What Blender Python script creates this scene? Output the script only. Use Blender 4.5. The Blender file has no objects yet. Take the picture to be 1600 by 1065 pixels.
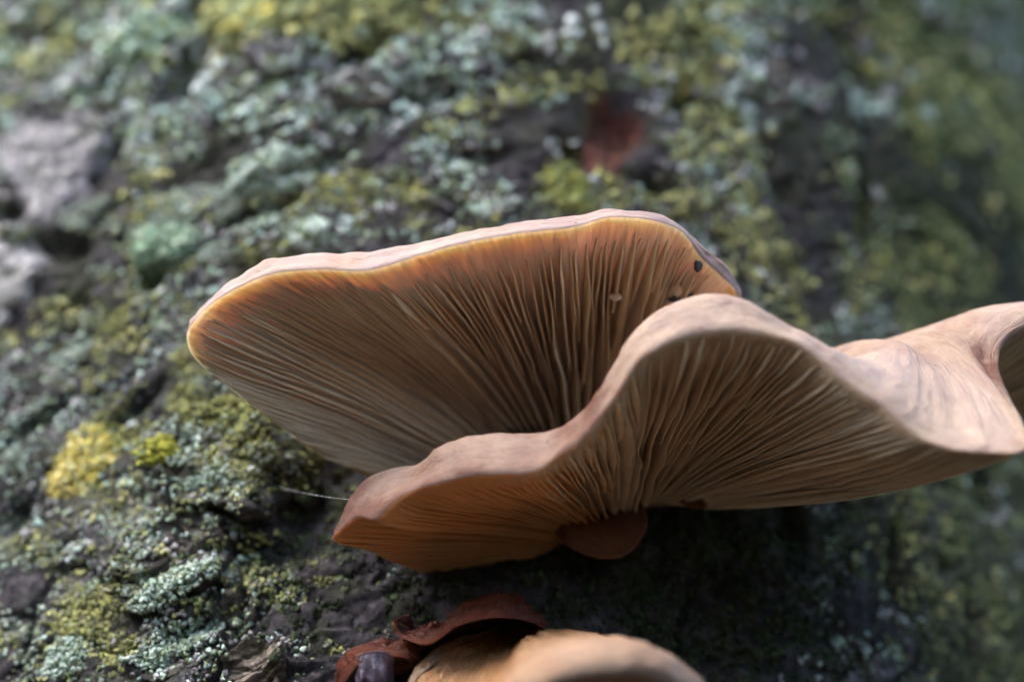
import bpy, math
import numpy as np
from mathutils import Vector

# ------------------------------------------------------------------ camera, sky, sun, exposure
PITCH = math.radians(28.0)
CAM_H = 110.0                       # camera height in cm; every length below is in cm, meshes are in metres
CP, SP = math.cos(PITCH), math.sin(PITCH)
scene = bpy.context.scene
cam_data = bpy.data.cameras.new("camera")
cam = bpy.data.objects.new("camera", cam_data)
scene.collection.objects.link(cam)
cam.location = (0, 0, CAM_H / 100)
cam.rotation_euler = (math.pi / 2 + PITCH, 0, 0)
cam_data.sensor_width = 36.0
cam_data.lens = 36.0 * 30 / 16
cam_data.clip_start = 0.01
cam_data.clip_end = 500
cam_data.dof.use_dof = True
cam_data.dof.focus_distance = 0.314
cam_data.dof.aperture_fstop = 5.6
scene.camera = cam

SUN_EL, SUN_AZ = math.radians(57), math.radians(-48)     # azimuth: from behind the camera (-Y) towards its left (-X)
world = bpy.data.worlds.new("World")
scene.world = world
world.use_nodes = True
wn = world.node_tree
sky = wn.nodes.new("ShaderNodeTexSky")
sky.sky_type = 'NISHITA'
sky.sun_disc = False
sky.sun_elevation = SUN_EL
SUN_DIR = Vector((math.sin(SUN_AZ) * math.cos(SUN_EL), -math.cos(SUN_AZ) * math.cos(SUN_EL), math.sin(SUN_EL)))
sky.sun_rotation = math.atan2(SUN_DIR.x, SUN_DIR.y)
sky.air_density = 1.0
sky.dust_density = 3.0
sky.ozone_density = 1.0
wn.links.new(sky.outputs[0], wn.nodes["Background"].inputs[0])
wn.nodes["Background"].inputs[1].default_value = 0.15
sun_data = bpy.data.lights.new("sun", 'SUN')
sun_data.energy = 0.75
sun_data.angle = math.radians(60)
sun_data.color = (1.0, 0.98, 0.95)
sun = bpy.data.objects.new("sun", sun_data)
scene.collection.objects.link(sun)
sun.rotation_euler = (-SUN_DIR).to_track_quat('-Z', 'Y').to_euler()
sun.location = SUN_DIR * 20
scene.view_settings.view_transform = 'Standard'
scene.view_settings.look = 'None'
scene.view_settings.gamma = 1.0
scene.view_settings.exposure = 2.95

rng = np.random.default_rng(7)

# ------------------------------------------------------------------ helpers
def W(p):
    """(x right, depth, up) in the photograph's frame, cm -> world metres"""
    p = np.asarray(p, float)
    x, d, u = p[..., 0], p[..., 1], p[..., 2]
    return np.stack([x, d * CP - u * SP, d * SP + u * CP + CAM_H], -1) * 0.01

def L(px, py, d):
    """a traced point at its own distance d (cm) -> photograph-frame cm"""
    return np.array([(px - 800) / 3000 * d, d, (532.5 - py) / 3000 * d])

def mesh_np(name, V, quads=None, tris=None, smooth=True):
    me = bpy.data.meshes.new(name)
    V = np.asarray(V, np.float32).reshape(-1, 3)
    qs = np.zeros((0, 4), np.int32) if quads is None else np.asarray(quads, np.int32).reshape(-1, 4)
    ts = np.zeros((0, 3), np.int32) if tris is None else np.asarray(tris, np.int32).reshape(-1, 3)
    me.vertices.add(len(V)); me.vertices.foreach_set("co", V.ravel())
    me.loops.add(qs.size + ts.size); me.loops.foreach_set("vertex_index", np.concatenate([qs.ravel(), ts.ravel()]))
    n = len(qs) + len(ts)
    me.polygons.add(n)
    starts = np.concatenate([np.arange(len(qs)) * 4, qs.size + np.arange(len(ts)) * 3]).astype(np.int32)
    me.polygons.foreach_set("loop_start", starts)
    me.polygons.foreach_set("use_smooth", np.full(n, smooth, dtype=bool))
    me.update(calc_edges=True)
    return me

def set_col(me, name, cols):
    a = me.attributes.new(name, 'FLOAT_COLOR', 'POINT')
    c = np.ones((len(me.vertices), 4), np.float32); c[:, :3] = cols
    a.data.foreach_set("color", c.ravel())

def set_uv(me, uv):
    a = me.attributes.new("grow", 'FLOAT_VECTOR', 'POINT')
    c = np.zeros((len(me.vertices), 3), np.float32); c[:, :uv.shape[1]] = uv
    a.data.foreach_set("vector", c.ravel())

def link(name, me, mats, parent=None, label=None, cat=None, group=None, kind=None):
    o = bpy.data.objects.new(name, me)
    scene.collection.objects.link(o)
    if me is not None:
        for m in (mats if isinstance(mats, (list, tuple)) else [mats]):
            if m is not None and len(me.materials) < len(mats if isinstance(mats, (list, tuple)) else [mats]):
                me.materials.append(m)
    if parent is not None:
        o.parent = parent
    if label: o["label"] = label
    if cat: o["category"] = cat
    if group: o["group"] = group
    if kind: o["kind"] = kind
    return o

def thing(name, loc, label, cat, group=None):
    o = link(name, None, None, None, label, cat, group)
    o.empty_display_size = 0.02
    o.location = Vector(loc)
    return o

def part(name, me, mats, root, **k):
    """a part whose mesh is in world metres: keep it there under its root"""
    o = link(name, me, mats, root, **k)
    o.matrix_parent_inverse = root.matrix_basis.inverted() if root.parent is None else (root.parent.matrix_basis @ root.matrix_basis).inverted()
    return o

def grid_quads(nu, nv, wrap_u=False):
    i = np.arange(nu if wrap_u else nu - 1)[:, None]; j = np.arange(nv - 1)[None, :]
    i2 = (i + 1) % nu
    return np.stack([i * nv + j, i2 * nv + j, i2 * nv + j + 1, i * nv + j + 1], -1).reshape(-1, 4)

# 2-D value noise, fbm and cells in numpy
_T = np.random.default_rng(11).random(65536)
def _h(ix, iy, s):
    return _T[(ix * 7919 + iy * 104729 + s * 15731 + (ix * iy) * 31) & 65535]
def vnoise(x, y, s=0):
    x = np.asarray(x, float); y = np.asarray(y, float)
    ix = np.floor(x).astype(np.int64); iy = np.floor(y).astype(np.int64)
    fx = x - ix; fy = y - iy
    fx = fx ** 3 * (fx * (fx * 6 - 15) + 10); fy = fy ** 3 * (fy * (fy * 6 - 15) + 10)
    a = _h(ix, iy, s); b = _h(ix + 1, iy, s); c = _h(ix, iy + 1, s); d = _h(ix + 1, iy + 1, s)
    return (a + (b - a) * fx) * (1 - fy) + (c + (d - c) * fx) * fy
def fbm(x, y, s=0, o=4):
    t = 0; a = 0.5; n = 0
    for k in range(o):
        c, sn = math.cos(k * 0.7), math.sin(k * 0.7)
        t = t + a * (vnoise((x * c - y * sn) * 2 ** k, (x * sn + y * c) * 2 ** k, s + k * 13) * 2 - 1); n += a; a *= 0.5
    return t / n
def cells(x, y, s=0):
    """F1, F2 and an id of the nearest cell"""
    ix = np.floor(x).astype(np.int64); iy = np.floor(y).astype(np.int64)
    f1 = np.full(np.shape(x), 9.0); f2 = np.full(np.shape(x), 9.0); cid = np.zeros(np.shape(x))
    for dx in (-1, 0, 1):
        for dy in (-1, 0, 1):
            cx = ix + dx; cy = iy + dy
            d = np.hypot(cx + _h(cx, cy, s) - x, cy + _h(cx, cy, s + 5) - y)
            i_ = _h(cx, cy, s + 9)
            near = d < f1
            f2 = np.where(near, f1, np.minimum(f2, d)); cid = np.where(near, i_, cid); f1 = np.where(near, d, f1)
    return f1, f2, cid
def sstep(a, b, x):
    t = np.clip((x - a) / (b - a), 0, 1); return t * t * (3 - 2 * t)

# ------------------------------------------------------------------ materials
def new_mat(name):
    m = bpy.data.materials.new(name); m.use_nodes = True
    nt = m.node_tree
    return m, nt, nt.nodes["Principled BSDF"]
def node(nt, t, **k):
    n = nt.nodes.new(t)
    for a, b in k.items():
        if isinstance(a, str) and hasattr(n, a): setattr(n, a, b)
    return n
def ramp(nt, src, stops):
    r = nt.nodes.new("ShaderNodeValToRGB")
    e = r.color_ramp.elements
    while len(e) < len(stops): e.new(0.5)
    for el, (p, c) in zip(e, stops):
        el.position = p; el.color = (*c, 1) if len(c) == 3 else c
    nt.links.new(src, r.inputs[0]); return r.outputs[0]
def mixc(nt, fac, a, b, blend='MIX'):
    n = nt.nodes.new("ShaderNodeMix"); n.data_type = 'RGBA'; n.blend_type = blend
    for sock, v in ((n.inputs[0], fac), (n.inputs[6], a), (n.inputs[7], b)):
        if hasattr(v, "is_linked") or hasattr(v, "links"): nt.links.new(v, sock)
        elif isinstance(v, (int, float)): sock.default_value = v
        else: sock.default_value = (*v, 1)
    return n.outputs[2]
def noise(nt, scale, detail=4, rough=0.55, vec=None, dist=0.0):
    n = nt.nodes.new("ShaderNodeTexNoise"); n.inputs["Scale"].default_value = scale
    n.inputs["Detail"].default_value = detail; n.inputs["Roughness"].default_value = rough; n.inputs["Distortion"].default_value = dist
    if vec is None:
        tc = nt.nodes.new("ShaderNodeTexCoord"); vec = tc.outputs["Object"]
    nt.links.new(vec, n.inputs["Vector"]); return n.outputs["Fac"]
def bump(nt, h, strength, dist, bsdf, prev=None):
    b = nt.nodes.new("ShaderNodeBump"); b.inputs["Strength"].default_value = strength; b.inputs["Distance"].default_value = dist
    nt.links.new(h, b.inputs["Height"])
    if prev is not None: nt.links.new(prev, b.inputs["Normal"])
    nt.links.new(b.outputs[0], bsdf.inputs["Normal"]); return b.outputs[0]
def attr(nt, name):
    a = nt.nodes.new("ShaderNodeAttribute"); a.attribute_name = name; return a
def scaled(nt, vec, sc):
    m = nt.nodes.new("ShaderNodeMapping"); m.inputs["Scale"].default_value = sc
    nt.links.new(vec, m.inputs["Vector"]); return m.outputs[0]

def bark_material(name, gloss=0.85):
    m, nt, b = new_mat(name)
    col = attr(nt, "tone").outputs["Color"]
    f = ramp(nt, noise(nt, 520, 9, 0.72), [(0.33, (0.25, 0.25, 0.27)), (0.5, (0.9, 0.88, 0.9)), (0.68, (2.0, 1.95, 1.9))])
    c = mixc(nt, 1.0, col, f, 'MULTIPLY')
    green = ramp(nt, noise(nt, 170, 5, 0.6), [(0.50, (0, 0, 0)), (0.64, (1, 1, 1))])
    c = mixc(nt, mixc(nt, 1.0, green, (0.45, 0.45, 0.45), 'MULTIPLY'), c, (0.085, 0.105, 0.035))
    nt.links.new(c, b.inputs["Base Color"])
    b.inputs["Roughness"].default_value = gloss
    b.inputs["Specular IOR Level"].default_value = 0.3
    n1 = bump(nt, noise(nt, 1100, 8, 0.75), 1.0, 0.0016, b)
    bump(nt, noise(nt, 330, 9, 0.75), 1.0, 0.0042, b, n1)
    return m

def crumb_material(name, spec=0.2):
    m, nt, b = new_mat(name)
    col = attr(nt, "tone").outputs["Color"]
    f = ramp(nt, noise(nt, 1500, 3, 0.6), [(0.3, (0.6, 0.62, 0.6)), (0.7, (1.3, 1.28, 1.3))])
    nt.links.new(mixc(nt, 1.0, col, f, 'MULTIPLY'), b.inputs["Base Color"])
    b.inputs["Roughness"].default_value = 0.8
    b.inputs["Specular IOR Level"].default_value = spec
    bump(nt, noise(nt, 2500, 3, 0.6), 0.5, 0.0004, b)
    return m

def flesh_material(name, pale, deep, stain, sss=0.45, scale=0.0022):
    """underside flesh and gills: grow = (cm along the rim, 0 hub .. 1 rim, amount of stain and painted rim glow)"""
    m, nt, b = new_mat(name)
    g = attr(nt, "grow")
    sep = nt.nodes.new("ShaderNodeSeparateXYZ"); nt.links.new(g.outputs["Vector"], sep.inputs[0])
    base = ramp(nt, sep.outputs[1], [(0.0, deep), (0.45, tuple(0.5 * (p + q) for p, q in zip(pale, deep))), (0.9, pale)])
    fib = noise(nt, 1.0, 4, 0.6, scaled(nt, g.outputs["Vector"], (9.0, 5.0, 0.0)))
    c = mixc(nt, 1.0, base, ramp(nt, fib, [(0.3, (0.78, 0.74, 0.70)), (0.7, (1.15, 1.15, 1.15))]), 'MULTIPLY')
    big = noise(nt, 1.0, 4, 0.6, scaled(nt, g.outputs["Vector"], (0.9, 4.0, 0.0)), 0.4)
    st = nt.nodes.new("ShaderNodeMath"); st.operation = 'MULTIPLY_ADD'
    nt.links.new(big, st.inputs[0]); st.inputs[1].default_value = 1.5; nt.links.new(sep.outputs[2], st.inputs[2])
    c = mixc(nt, ramp(nt, st.outputs[0], [(0.85, (0, 0, 0)), (1.5, (1, 1, 1))]), c, stain)
    nt.links.new(c, b.inputs["Base Color"])
    b.inputs["Roughness"].default_value = 0.55
    b.inputs["Specular IOR Level"].default_value = 0.25
    b.inputs["Subsurface Weight"].default_value = sss
    b.inputs["Subsurface Radius"].default_value = (1.0, 0.72, 0.46)
    b.inputs["Subsurface Scale"].default_value = scale
    bump(nt, fib, 0.35, 0.0006, b)
    return m

def fifth(nt, sock):
    m = nt.nodes.new("ShaderNodeMath"); m.operation = 'MULTIPLY'; m.inputs[1].default_value = 0.2
    nt.links.new(sock, m.inputs[0]); return m.outputs[0]
def skin_material(name, light, mauve, brown, rough=0.5, wrinkle=0.5, hub=None, stain=(0.15, 0.065, 0.042)):
    m, nt, b = new_mat(name)
    g = attr(nt, "grow")
    v1 = scaled(nt, g.outputs["Vector"], (1.6, 1.3, 0.0))
    mot = noise(nt, 120, 5, 0.6, None, 0.6)
    c = mixc(nt, ramp(nt, mot, [(0.36, (0, 0, 0)), (0.70, (0.8, 0.8, 0.8))]), light, mauve)
    v2 = scaled(nt, g.outputs["Vector"], (0.55, 0.9, 0.0))
    c = mixc(nt, ramp(nt, noise(nt, 62, 4, 0.6, None, 0.5), [(0.52, (0, 0, 0)), (0.74, (1, 1, 1))]), c, brown)
    sp0 = nt.nodes.new("ShaderNodeSeparateXYZ"); nt.links.new(g.outputs["Vector"], sp0.inputs[0])
    cl = nt.nodes.new("ShaderNodeMath"); cl.operation = 'MULTIPLY'; cl.use_clamp = True; nt.links.new(sp0.outputs[2], cl.inputs[0])
    nt.links.new(ramp(nt, noise(nt, 260, 5, 0.65), [(0.3, (0.55, 0.55, 0.55)), (0.62, (1.3, 1.3, 1.3))]), cl.inputs[1])
    c = mixc(nt, cl.outputs[0], c, stain)
    if hub:
        sep = nt.nodes.new("ShaderNodeSeparateXYZ"); nt.links.new(g.outputs["Vector"], sep.inputs[0])
        c = mixc(nt, ramp(nt, fifth(nt, sep.outputs[1]), [(0.0, (0, 0, 0)), (0.45, (0.2, 0.2, 0.2)), (0.8, (0.9, 0.9, 0.9))]), c, hub)
    fine = noise(nt, 1.0, 5, 0.65, scaled(nt, g.outputs["Vector"], (5.0, 5.0, 0.0)), 0.4)
    c = mixc(nt, 1.0, c, ramp(nt, fine, [(0.3, (0.88, 0.86, 0.86)), (0.7, (1.08, 1.08, 1.07))]), 'MULTIPLY')
    vo = nt.nodes.new("ShaderNodeTexVoronoi"); vo.inputs["Scale"].default_value = 190
    tc = nt.nodes.new("ShaderNodeTexCoord"); nt.links.new(tc.outputs["Object"], vo.inputs["Vector"])
    c = mixc(nt, ramp(nt, vo.outputs["Distance"], [(0.035, (1, 1, 1)), (0.06, (0, 0, 0))]), c, (0.03, 0.02, 0.02))
    nt.links.new(c, b.inputs["Base Color"])
    b.inputs["Roughness"].default_value = rough
    b.inputs["Specular IOR Level"].default_value = 0.35
    b.inputs["Subsurface Weight"].default_value = 0.3
    b.inputs["Subsurface Radius"].default_value = (1.0, 0.45, 0.25)
    b.inputs["Subsurface Scale"].default_value = 0.0018
    n1 = bump(nt, fine, wrinkle, 0.0012, b)
    bump(nt, noise(nt, 1400, 3, 0.6), 0.15, 0.0004, b, n1)
    return m

M_BARK = bark_material("bark")
M_CRUMB = crumb_material("lichen_crumbs")
M_FLESH_A = flesh_material("pale_gill_flesh", (0.80, 0.67, 0.50), (0.42, 0.28, 0.19), (0.70, 0.43, 0.17), 0.9, 0.005)  # last colour: orange stain, and the painted glow of the left rim
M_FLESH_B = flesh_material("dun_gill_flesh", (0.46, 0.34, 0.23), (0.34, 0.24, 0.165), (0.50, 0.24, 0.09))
M_GILL_A = flesh_material("cream_gill", (0.72, 0.56, 0.38), (0.62, 0.46, 0.34), (0.60, 0.33, 0.14), 0.5, 0.002)
M_GILL_B = flesh_material("dun_gill", (0.58, 0.46, 0.33), (0.55, 0.43, 0.31), (0.54, 0.28, 0.12), 0.4, 0.0018)
M_SKIN_A = skin_material("mauve_cap_skin", (0.42, 0.315, 0.265), (0.30, 0.215, 0.21), (0.34, 0.22, 0.155), 0.5, 0.45)
M_SKIN_B = skin_material("tan_cap_skin", (0.47, 0.35, 0.26), (0.31, 0.215, 0.19), (0.25, 0.14, 0.09), 0.5, 0.6)
M_SKIN_D = skin_material("rotten_cap_skin", (0.135, 0.036, 0.018), (0.08, 0.025, 0.02), (0.045, 0.017, 0.012), 0.22, 1.0)
M_FLESH_D = flesh_material("rotten_flesh", (0.26, 0.08, 0.03), (0.08, 0.03, 0.02), (0.05, 0.03, 0.035), 0.15)
M_SKIN_E = skin_material("rusty_cap_skin", (0.18, 0.075, 0.035), (0.15, 0.06, 0.035), (0.11, 0.042, 0.025), 0.5, 0.4)
M_SKIN_C = skin_material("wrinkled_cap_skin", (0.38, 0.27, 0.19), (0.29, 0.19, 0.145), (0.25, 0.13, 0.07), 0.42, 1.0, (0.38, 0.19, 0.075), (0.32, 0.16, 0.075))

# ------------------------------------------------------------------ the trunk as a height field on a standing cylinder
R0, XA, HFRONT = 17.0, -2.2, 30.7
YA = HFRONT + R0
def trunk_sz(px, py):
    """where a line of sight first meets the bare cylinder: (arc length from its front, height), cm"""
    v = W(np.array([(px - 800) / 3000.0, 1.0, (532.5 - py) / 3000.0])) * 100; v[2] -= CAM_H
    a = v[0] ** 2 + v[1] ** 2; b = -2 * (v[0] * XA + v[1] * YA); c = XA ** 2 + YA ** 2 - R0 ** 2
    disc = b * b - 4 * a * c
    t = (-b - math.sqrt(max(disc, 0))) / (2 * a)
    x, y, z = v * t
    return math.atan2(x - XA, YA - y) * R0, z + CAM_H
def cyl(s, z, r):
    th = s / R0
    return np.stack([XA + r * np.sin(th), YA - r * np.cos(th), z + 0 * th], -1) * 0.01

DENTS = []        # (s, z, rx, rz, angle, depth): hollows and cracks in this bark
for px, py, rx, ry, ang, dep in [
    (285, 100, 70, 32, 55, .75), (232, 435, 30, 26, 0, .8), (165, 235, 55, 22, 60, .6), (75, 370, 75, 26, -20, .7),
    (10, 330, 45, 18, 0, .5), (880, 225, 34, 16, -40, .6), (955, 190, 62, 46, 20, .6), (1030, 285, 40, 22, 0, .6),
    (660, 150, 42, 26, 20, .5), (705, 140, 20, 18, 0, .5), (1330, 60, 34, 110, 6, .7), (1365, 300, 26, 150, -6, .7),
    (1210, 250, 16, 120, 8, .45), (1240, 300, 26, 22, 0, .5), (1065, 165, 26, 20, 0, .55), (750, 235, 50, 18, 10, .4),
    (20, 820, 36, 26, 60, .6), (60, 660, 70, 16, 30, .45), (215, 640, 60, 14, 35, .35), (1540, 760, 30, 34, 0, .6),
    (1535, 990, 22, 70, 0, .6), (1410, 860, 20, 80, -20, .5), (1240, 800, 24, 60, 0, .45), (490, 760, 60, 70, 0, .5),
    (300, 12, 26, 24, 0, .6), (395, 848, 60, 20, 0, .5), (305, 966, 60, 16, 28, .5), (465, 800, 46, 50, 0, .5), (360, 900, 8, 90, 0, .3), (480, 260, 90, 16, 25, .4), (420, 330, 60, 16, 25, .35), (520, 440, 70, 16, 10, .4),
    (700, 760, 190, 90, -20, 1.0), (930, 760, 120, 90, 0, .6), (1480, 560, 20, 90, 0, .5), (560, 90, 60, 18, 30, .4), (1120, 470, 26, 26, 0, .4)]:
    s_, z_ = trunk_sz(px, py); k = 0.0117
    DENTS.append((s_, z_, rx * k, ry * k * 1.12, math.radians(ang), dep))

def bark_disp(s, z):
    w1 = fbm(s / 3.2, z / 3.2, 3, 3) * 1.3; w2 = fbm(s / 3.2, z / 3.2, 21, 3) * 1.3
    a = math.radians(24)
    g = (s + w1) * math.cos(a) + (z + w2) * math.sin(a); h = -(s + w1) * math.sin(a) + (z + w2) * math.cos(a)
    d = 0.26 * fbm(s / 7, z / 9, 5, 2)
    f1, f2, cid = cells(g / 3.6, h / 1.7, 31)
    mask = sstep(-0.25, 0.35, fbm(s / 5, z / 5, 77, 3))
    d = d - 0.17 * mask * (1 - sstep(0.0, 0.07, f2 - f1)) + 0.09 * (cid - 0.5) * mask
    f1, f2, cid = cells(g / 1.1, h / 0.55, 41)
    d = d - 0.05 * (1 - sstep(0.0, 0.22, f2 - f1)) + 0.06 * (cid - 0.5)
    d = d + 0.06 * fbm(g / 1.3, h / 0.9, 9, 4) + 0.06 * fbm(s / 0.4, z / 0.3, 15, 4) - 0.09 * (1 - sstep(0.0, 0.06, np.abs(fbm(g / 1.6, h / 0.7, 19, 4))))
    for (s0, z0, rx, rz, an, dep) in DENTS:
        ds, dz = s - s0 + 0.25 * w1, z - z0 + 0.25 * w2
        p = (ds * math.cos(an) + dz * math.sin(an)) / rx; q = (-ds * math.sin(an) + dz * math.cos(an)) / rz
        rr = p * p + q * q
        d = d - 0.8 * dep * np.exp(-rr ** 1.6)
    return d

# loose plates of bark: outline traced, lying on the trunk, with thickness
PLATES = []
def plate(poly, thick, tone, name_label):
    pts = np.array([trunk_sz(*p) for p in poly])
    PLATES.append(dict(c=pts.mean(0), pts=pts, thick=thick, tone=tone, label=name_label))
plate([(0, 170), (60, 160), (120, 165), (165, 200), (160, 235), (130, 275), (125, 300), (95, 335), (55, 350), (25, 320), (20, 280), (-30, 240)], .14, (0.92, 0.90, 0.95), "pale grey bark plate with a ragged edge")
plate([(-40, 350), (5, 345), (40, 375), (52, 410), (35, 455), (10, 490), (-20, 520), (-60, 470)], .20, (0.95, 0.95, 0.98), "whitish peeled bark plate")
plate([(300, 655), (360, 640), (430, 680), (443, 730), (440, 775), (420, 815), (390, 822), (365, 805), (340, 795), (290, 800), (250, 770), (240, 700)], .58, (0.16, 0.15, 0.15), "lichened bark plate with a rounded lower tip")
plate([(240, 815), (300, 802), (345, 815), (355, 850), (350, 890), (300, 930), (250, 960), (200, 960), (190, 890)], .46, (0.22, 0.19, 0.195), "grey-brown bark plate split by cracks")
plate([(370, 1015), (420, 1000), (448, 1025), (440, 1065), (430, 1110), (360, 1110), (350, 1050)], .4, (0.36, 0.30, 0.25), "tan bark flake")
plate([(360, 860), (395, 850), (410, 900), (400, 950), (385, 985), (362, 980), (355, 920)], .22, (0.26, 0.23, 0.21), "narrow buff bark flake")
plate([(255, 965), (345, 955), (350, 1000), (340, 1060), (250, 1075), (200, 1040)], .3, (0.12, 0.115, 0.125), "dark bark plate under pale lichen")
plate([(455, 700), (485, 715), (488, 750), (470, 770), (448, 755)], .34, (0.17, 0.15, 0.13), "small knob of bark")
plate([(395, 60), (440, 62), (490, 85), (470, 110), (430, 118), (400, 95)], .25, (0.45, 0.47, 0.46), "pale flake of bark")
plate([(1198, 95), (1222, 100), (1226, 150), (1222, 200), (1206, 215), (1196, 160)], .10, (0.34, 0.30, 0.28), "thin pinkish strip of bark")
plate([(525, 130), (560, 115), (600, 125), (615, 155), (570, 165), (535, 160)], .25, (0.48, 0.47, 0.44), "chalky flake of bark")

def plate_radius(P, ang):
    d = P['pts'] - P['c']; a = np.arctan2(d[:, 1], d[:, 0]); r = np.hypot(d[:, 0], d[:, 1])
    o = np.argsort(a); a, r = a[o], r[o]
    return np.interp(ang, np.concatenate([a - 2 * np.pi, a, a + 2 * np.pi]), np.concatenate([r, r, r])) * (1 + (0.22 if P['tone'][0] > 0.5 else 0.10) * fbm(ang * 4, ang * 0 + P['c'][0], 3, 4) + 0.05 * fbm(ang * 14, ang * 0 + P['c'][1], 4, 2))
def plate_height(P, s, z):
    ang = np.arctan2(z - P['c'][1], s - P['c'][0]); q = np.hypot(s - P['c'][0], z - P['c'][1]) / plate_radius(P, ang)
    return np.where(q < 1, P['thick'] * (0.75 + 0.35 * fbm(s / 1.1, z / 1.1, 55, 3) + 0.25 * q ** 3), 0.0)
def surf(s, z):
    h = 0.0
    for P in PLATES: h = np.maximum(h, plate_height(P, s, z))
    return R0 + bark_disp(s, z) + h

s_l, _ = trunk_sz(-120, 532); s_r = math.radians(88) * R0
zs = [trunk_sz(px, py)[1] for px in (0, 523, 1500) for py in (-90, 1150)]
Z_LO, Z_HI = min(zs), max(zs)

tree = thing("tree", (XA / 100, YA / 100, 0), "large standing tree trunk of grey bark crusted with green and yellow lichen", "tree")
def spaced(lo, hi, step, out_lo, out_hi, n_lo, n_hi):
    a = np.arange(lo, hi, step)
    l = lo - (lo - out_lo) * np.linspace(1, 0, n_lo, endpoint=False) ** 2
    r = hi + (out_hi - hi) * np.linspace(0, 1, n_hi) ** 2
    return np.concatenate([l, a, r])
S = spaced(s_l, s_r, 0.075, s_l - 0.01 - (2 * math.pi * R0 - (s_r - s_l)) * 0.5, s_r + (2 * math.pi * R0 - (s_r - s_l)) * 0.5, 40, 40)
S = S[:-1]
Z = spaced(Z_LO, Z_HI, 0.075, -8, 520, 70, 90)
SS, ZZ = np.meshgrid(S, Z, indexing='ij')
rad = R0 + bark_disp(SS, ZZ)
seam = np.clip(1 - (np.abs(SS - (s_l + s_r) / 2) - (math.pi * R0 - 2.0)) / 2.0, 0, 1)     # relief fades into the seam at the back
rad = R0 + (rad - R0) * seam
rad = rad + 9 * np.exp(-np.maximum(ZZ, 0) / 22) * (1 + 0.5 * np.cos(SS / R0 * 5)) - 4.0 * np.clip((ZZ - 150) / 370, 0, 1)
V = cyl(SS, ZZ, rad)
me = mesh_np("trunk", V, grid_quads(len(S), len(Z), True))
# bark colour: grey-brown with paler, mossy and rusty areas that belong to the bark itself
def bark_tone(s, z):
    n = fbm(s / 2.4, z / 2.4, 61, 4)[..., None]; n2 = fbm(s / 0.9, z / 0.9, 67, 3)[..., None]
    c = np.array([0.092, 0.084, 0.094]) * (1 + 0.5 * n + 0.35 * n2)
    m = sstep(0.0, 0.5, fbm(s / 1.6, z / 1.6, 71, 4))[..., None]
    c = c * (1 - 0.6 * m) + 0.6 * m * np.array([0.066, 0.078, 0.040])
    p = sstep(0.25, 0.6, fbm(s / 1.1, z / 1.1, 83, 4))[..., None]
    c = c * (1 - 0.55 * p) + 0.55 * p * np.array([0.27, 0.25, 0.27])
    g = sstep(8.0, 13.0, s + 1.2 * fbm(s / 2, z / 2, 88, 3))[..., None]          # the far flank is mossier
    c = c * (1 - 0.55 * g) + 0.55 * g * np.array([0.085, 0.115, 0.045])
    s0, z0 = trunk_sz(948, 215); s1, z1 = trunk_sz(990, 190)
    wob = 1.6 * fbm(s / 0.5, z / 0.5, 91, 4)
    r = np.exp(-(((s - s0) / 0.55) ** 2 + ((z - z0) / 0.75) ** 2) * np.clip(1 + wob, 0.5, 3)) + np.exp(-(((s - s1) / 0.28) ** 2 + ((z - z1) / 0.35) ** 2))
    r = sstep(0.25, 0.6, r)[..., None]
    c = c * (1 - r) + r * np.array([0.20, 0.075, 0.055])
    return np.clip(c, 0.015, 0.8)
set_col(me, "tone", bark_tone(SS, ZZ).reshape(-1, 3))
trunk = part("trunk", me, M_BARK, tree)
for P in PLATES:
    na, nr = 110, 26
    ang = np.linspace(-np.pi, np.pi, na, endpoint=False)
    rr = plate_radius(P, ang)
    q = np.concatenate([np.linspace(0.001, 1, nr) ** 0.8, [1.015, 1.0, 0.86]])
    A, Q = np.meshgrid(ang, q, indexing='ij')
    RRr = plate_radius(P, A)
    s = P['c'][0] + np.cos(A) * Q * RRr; z = P['c'][1] + np.sin(A) * Q * RRr
    h = P['thick'] * (0.75 + 0.35 * fbm(s / 1.1, z / 1.1, 55, 3) + 0.25 * np.minimum(Q, 1) ** 3) - 0.10 * sstep(0.93, 1.0, Q)
    h = h + (0.05 if P['tone'][0] > 0.5 else 0.10) * fbm(s / 0.55, z / 0.4, 57, 4) - 0.08 * (1 - sstep(0, .12, np.abs(fbm(s / 1.0, z / 0.5, 59, 4))))
    h[:, -3] -= 0.07; h[:, -2] = h[:, -3] - 0.16; h[:, -1] = -0.3
    V = cyl(s, z, R0 + bark_disp(s, z) + h)
    me = mesh_np("bark_plate", V, grid_quads(na, len(q), True))
    n = fbm(s / 0.8, z / 0.8, 101, 4)[..., None]
    m = 0.5 * sstep(0.05, 0.5, fbm(s / 1.3, z / 1.3, 103, 3))[..., None]
    tone = (np.array(P['tone']) * (1 + 0.55 * n)) * (1 - m) + m * np.array([0.12, 0.12, 0.06])
    set_col(me, "tone", np.clip(tone, 0.02, 0.8).reshape(-1, 3))
    part("bark_plate", me, M_BARK, tree, label=P['label'])

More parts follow.
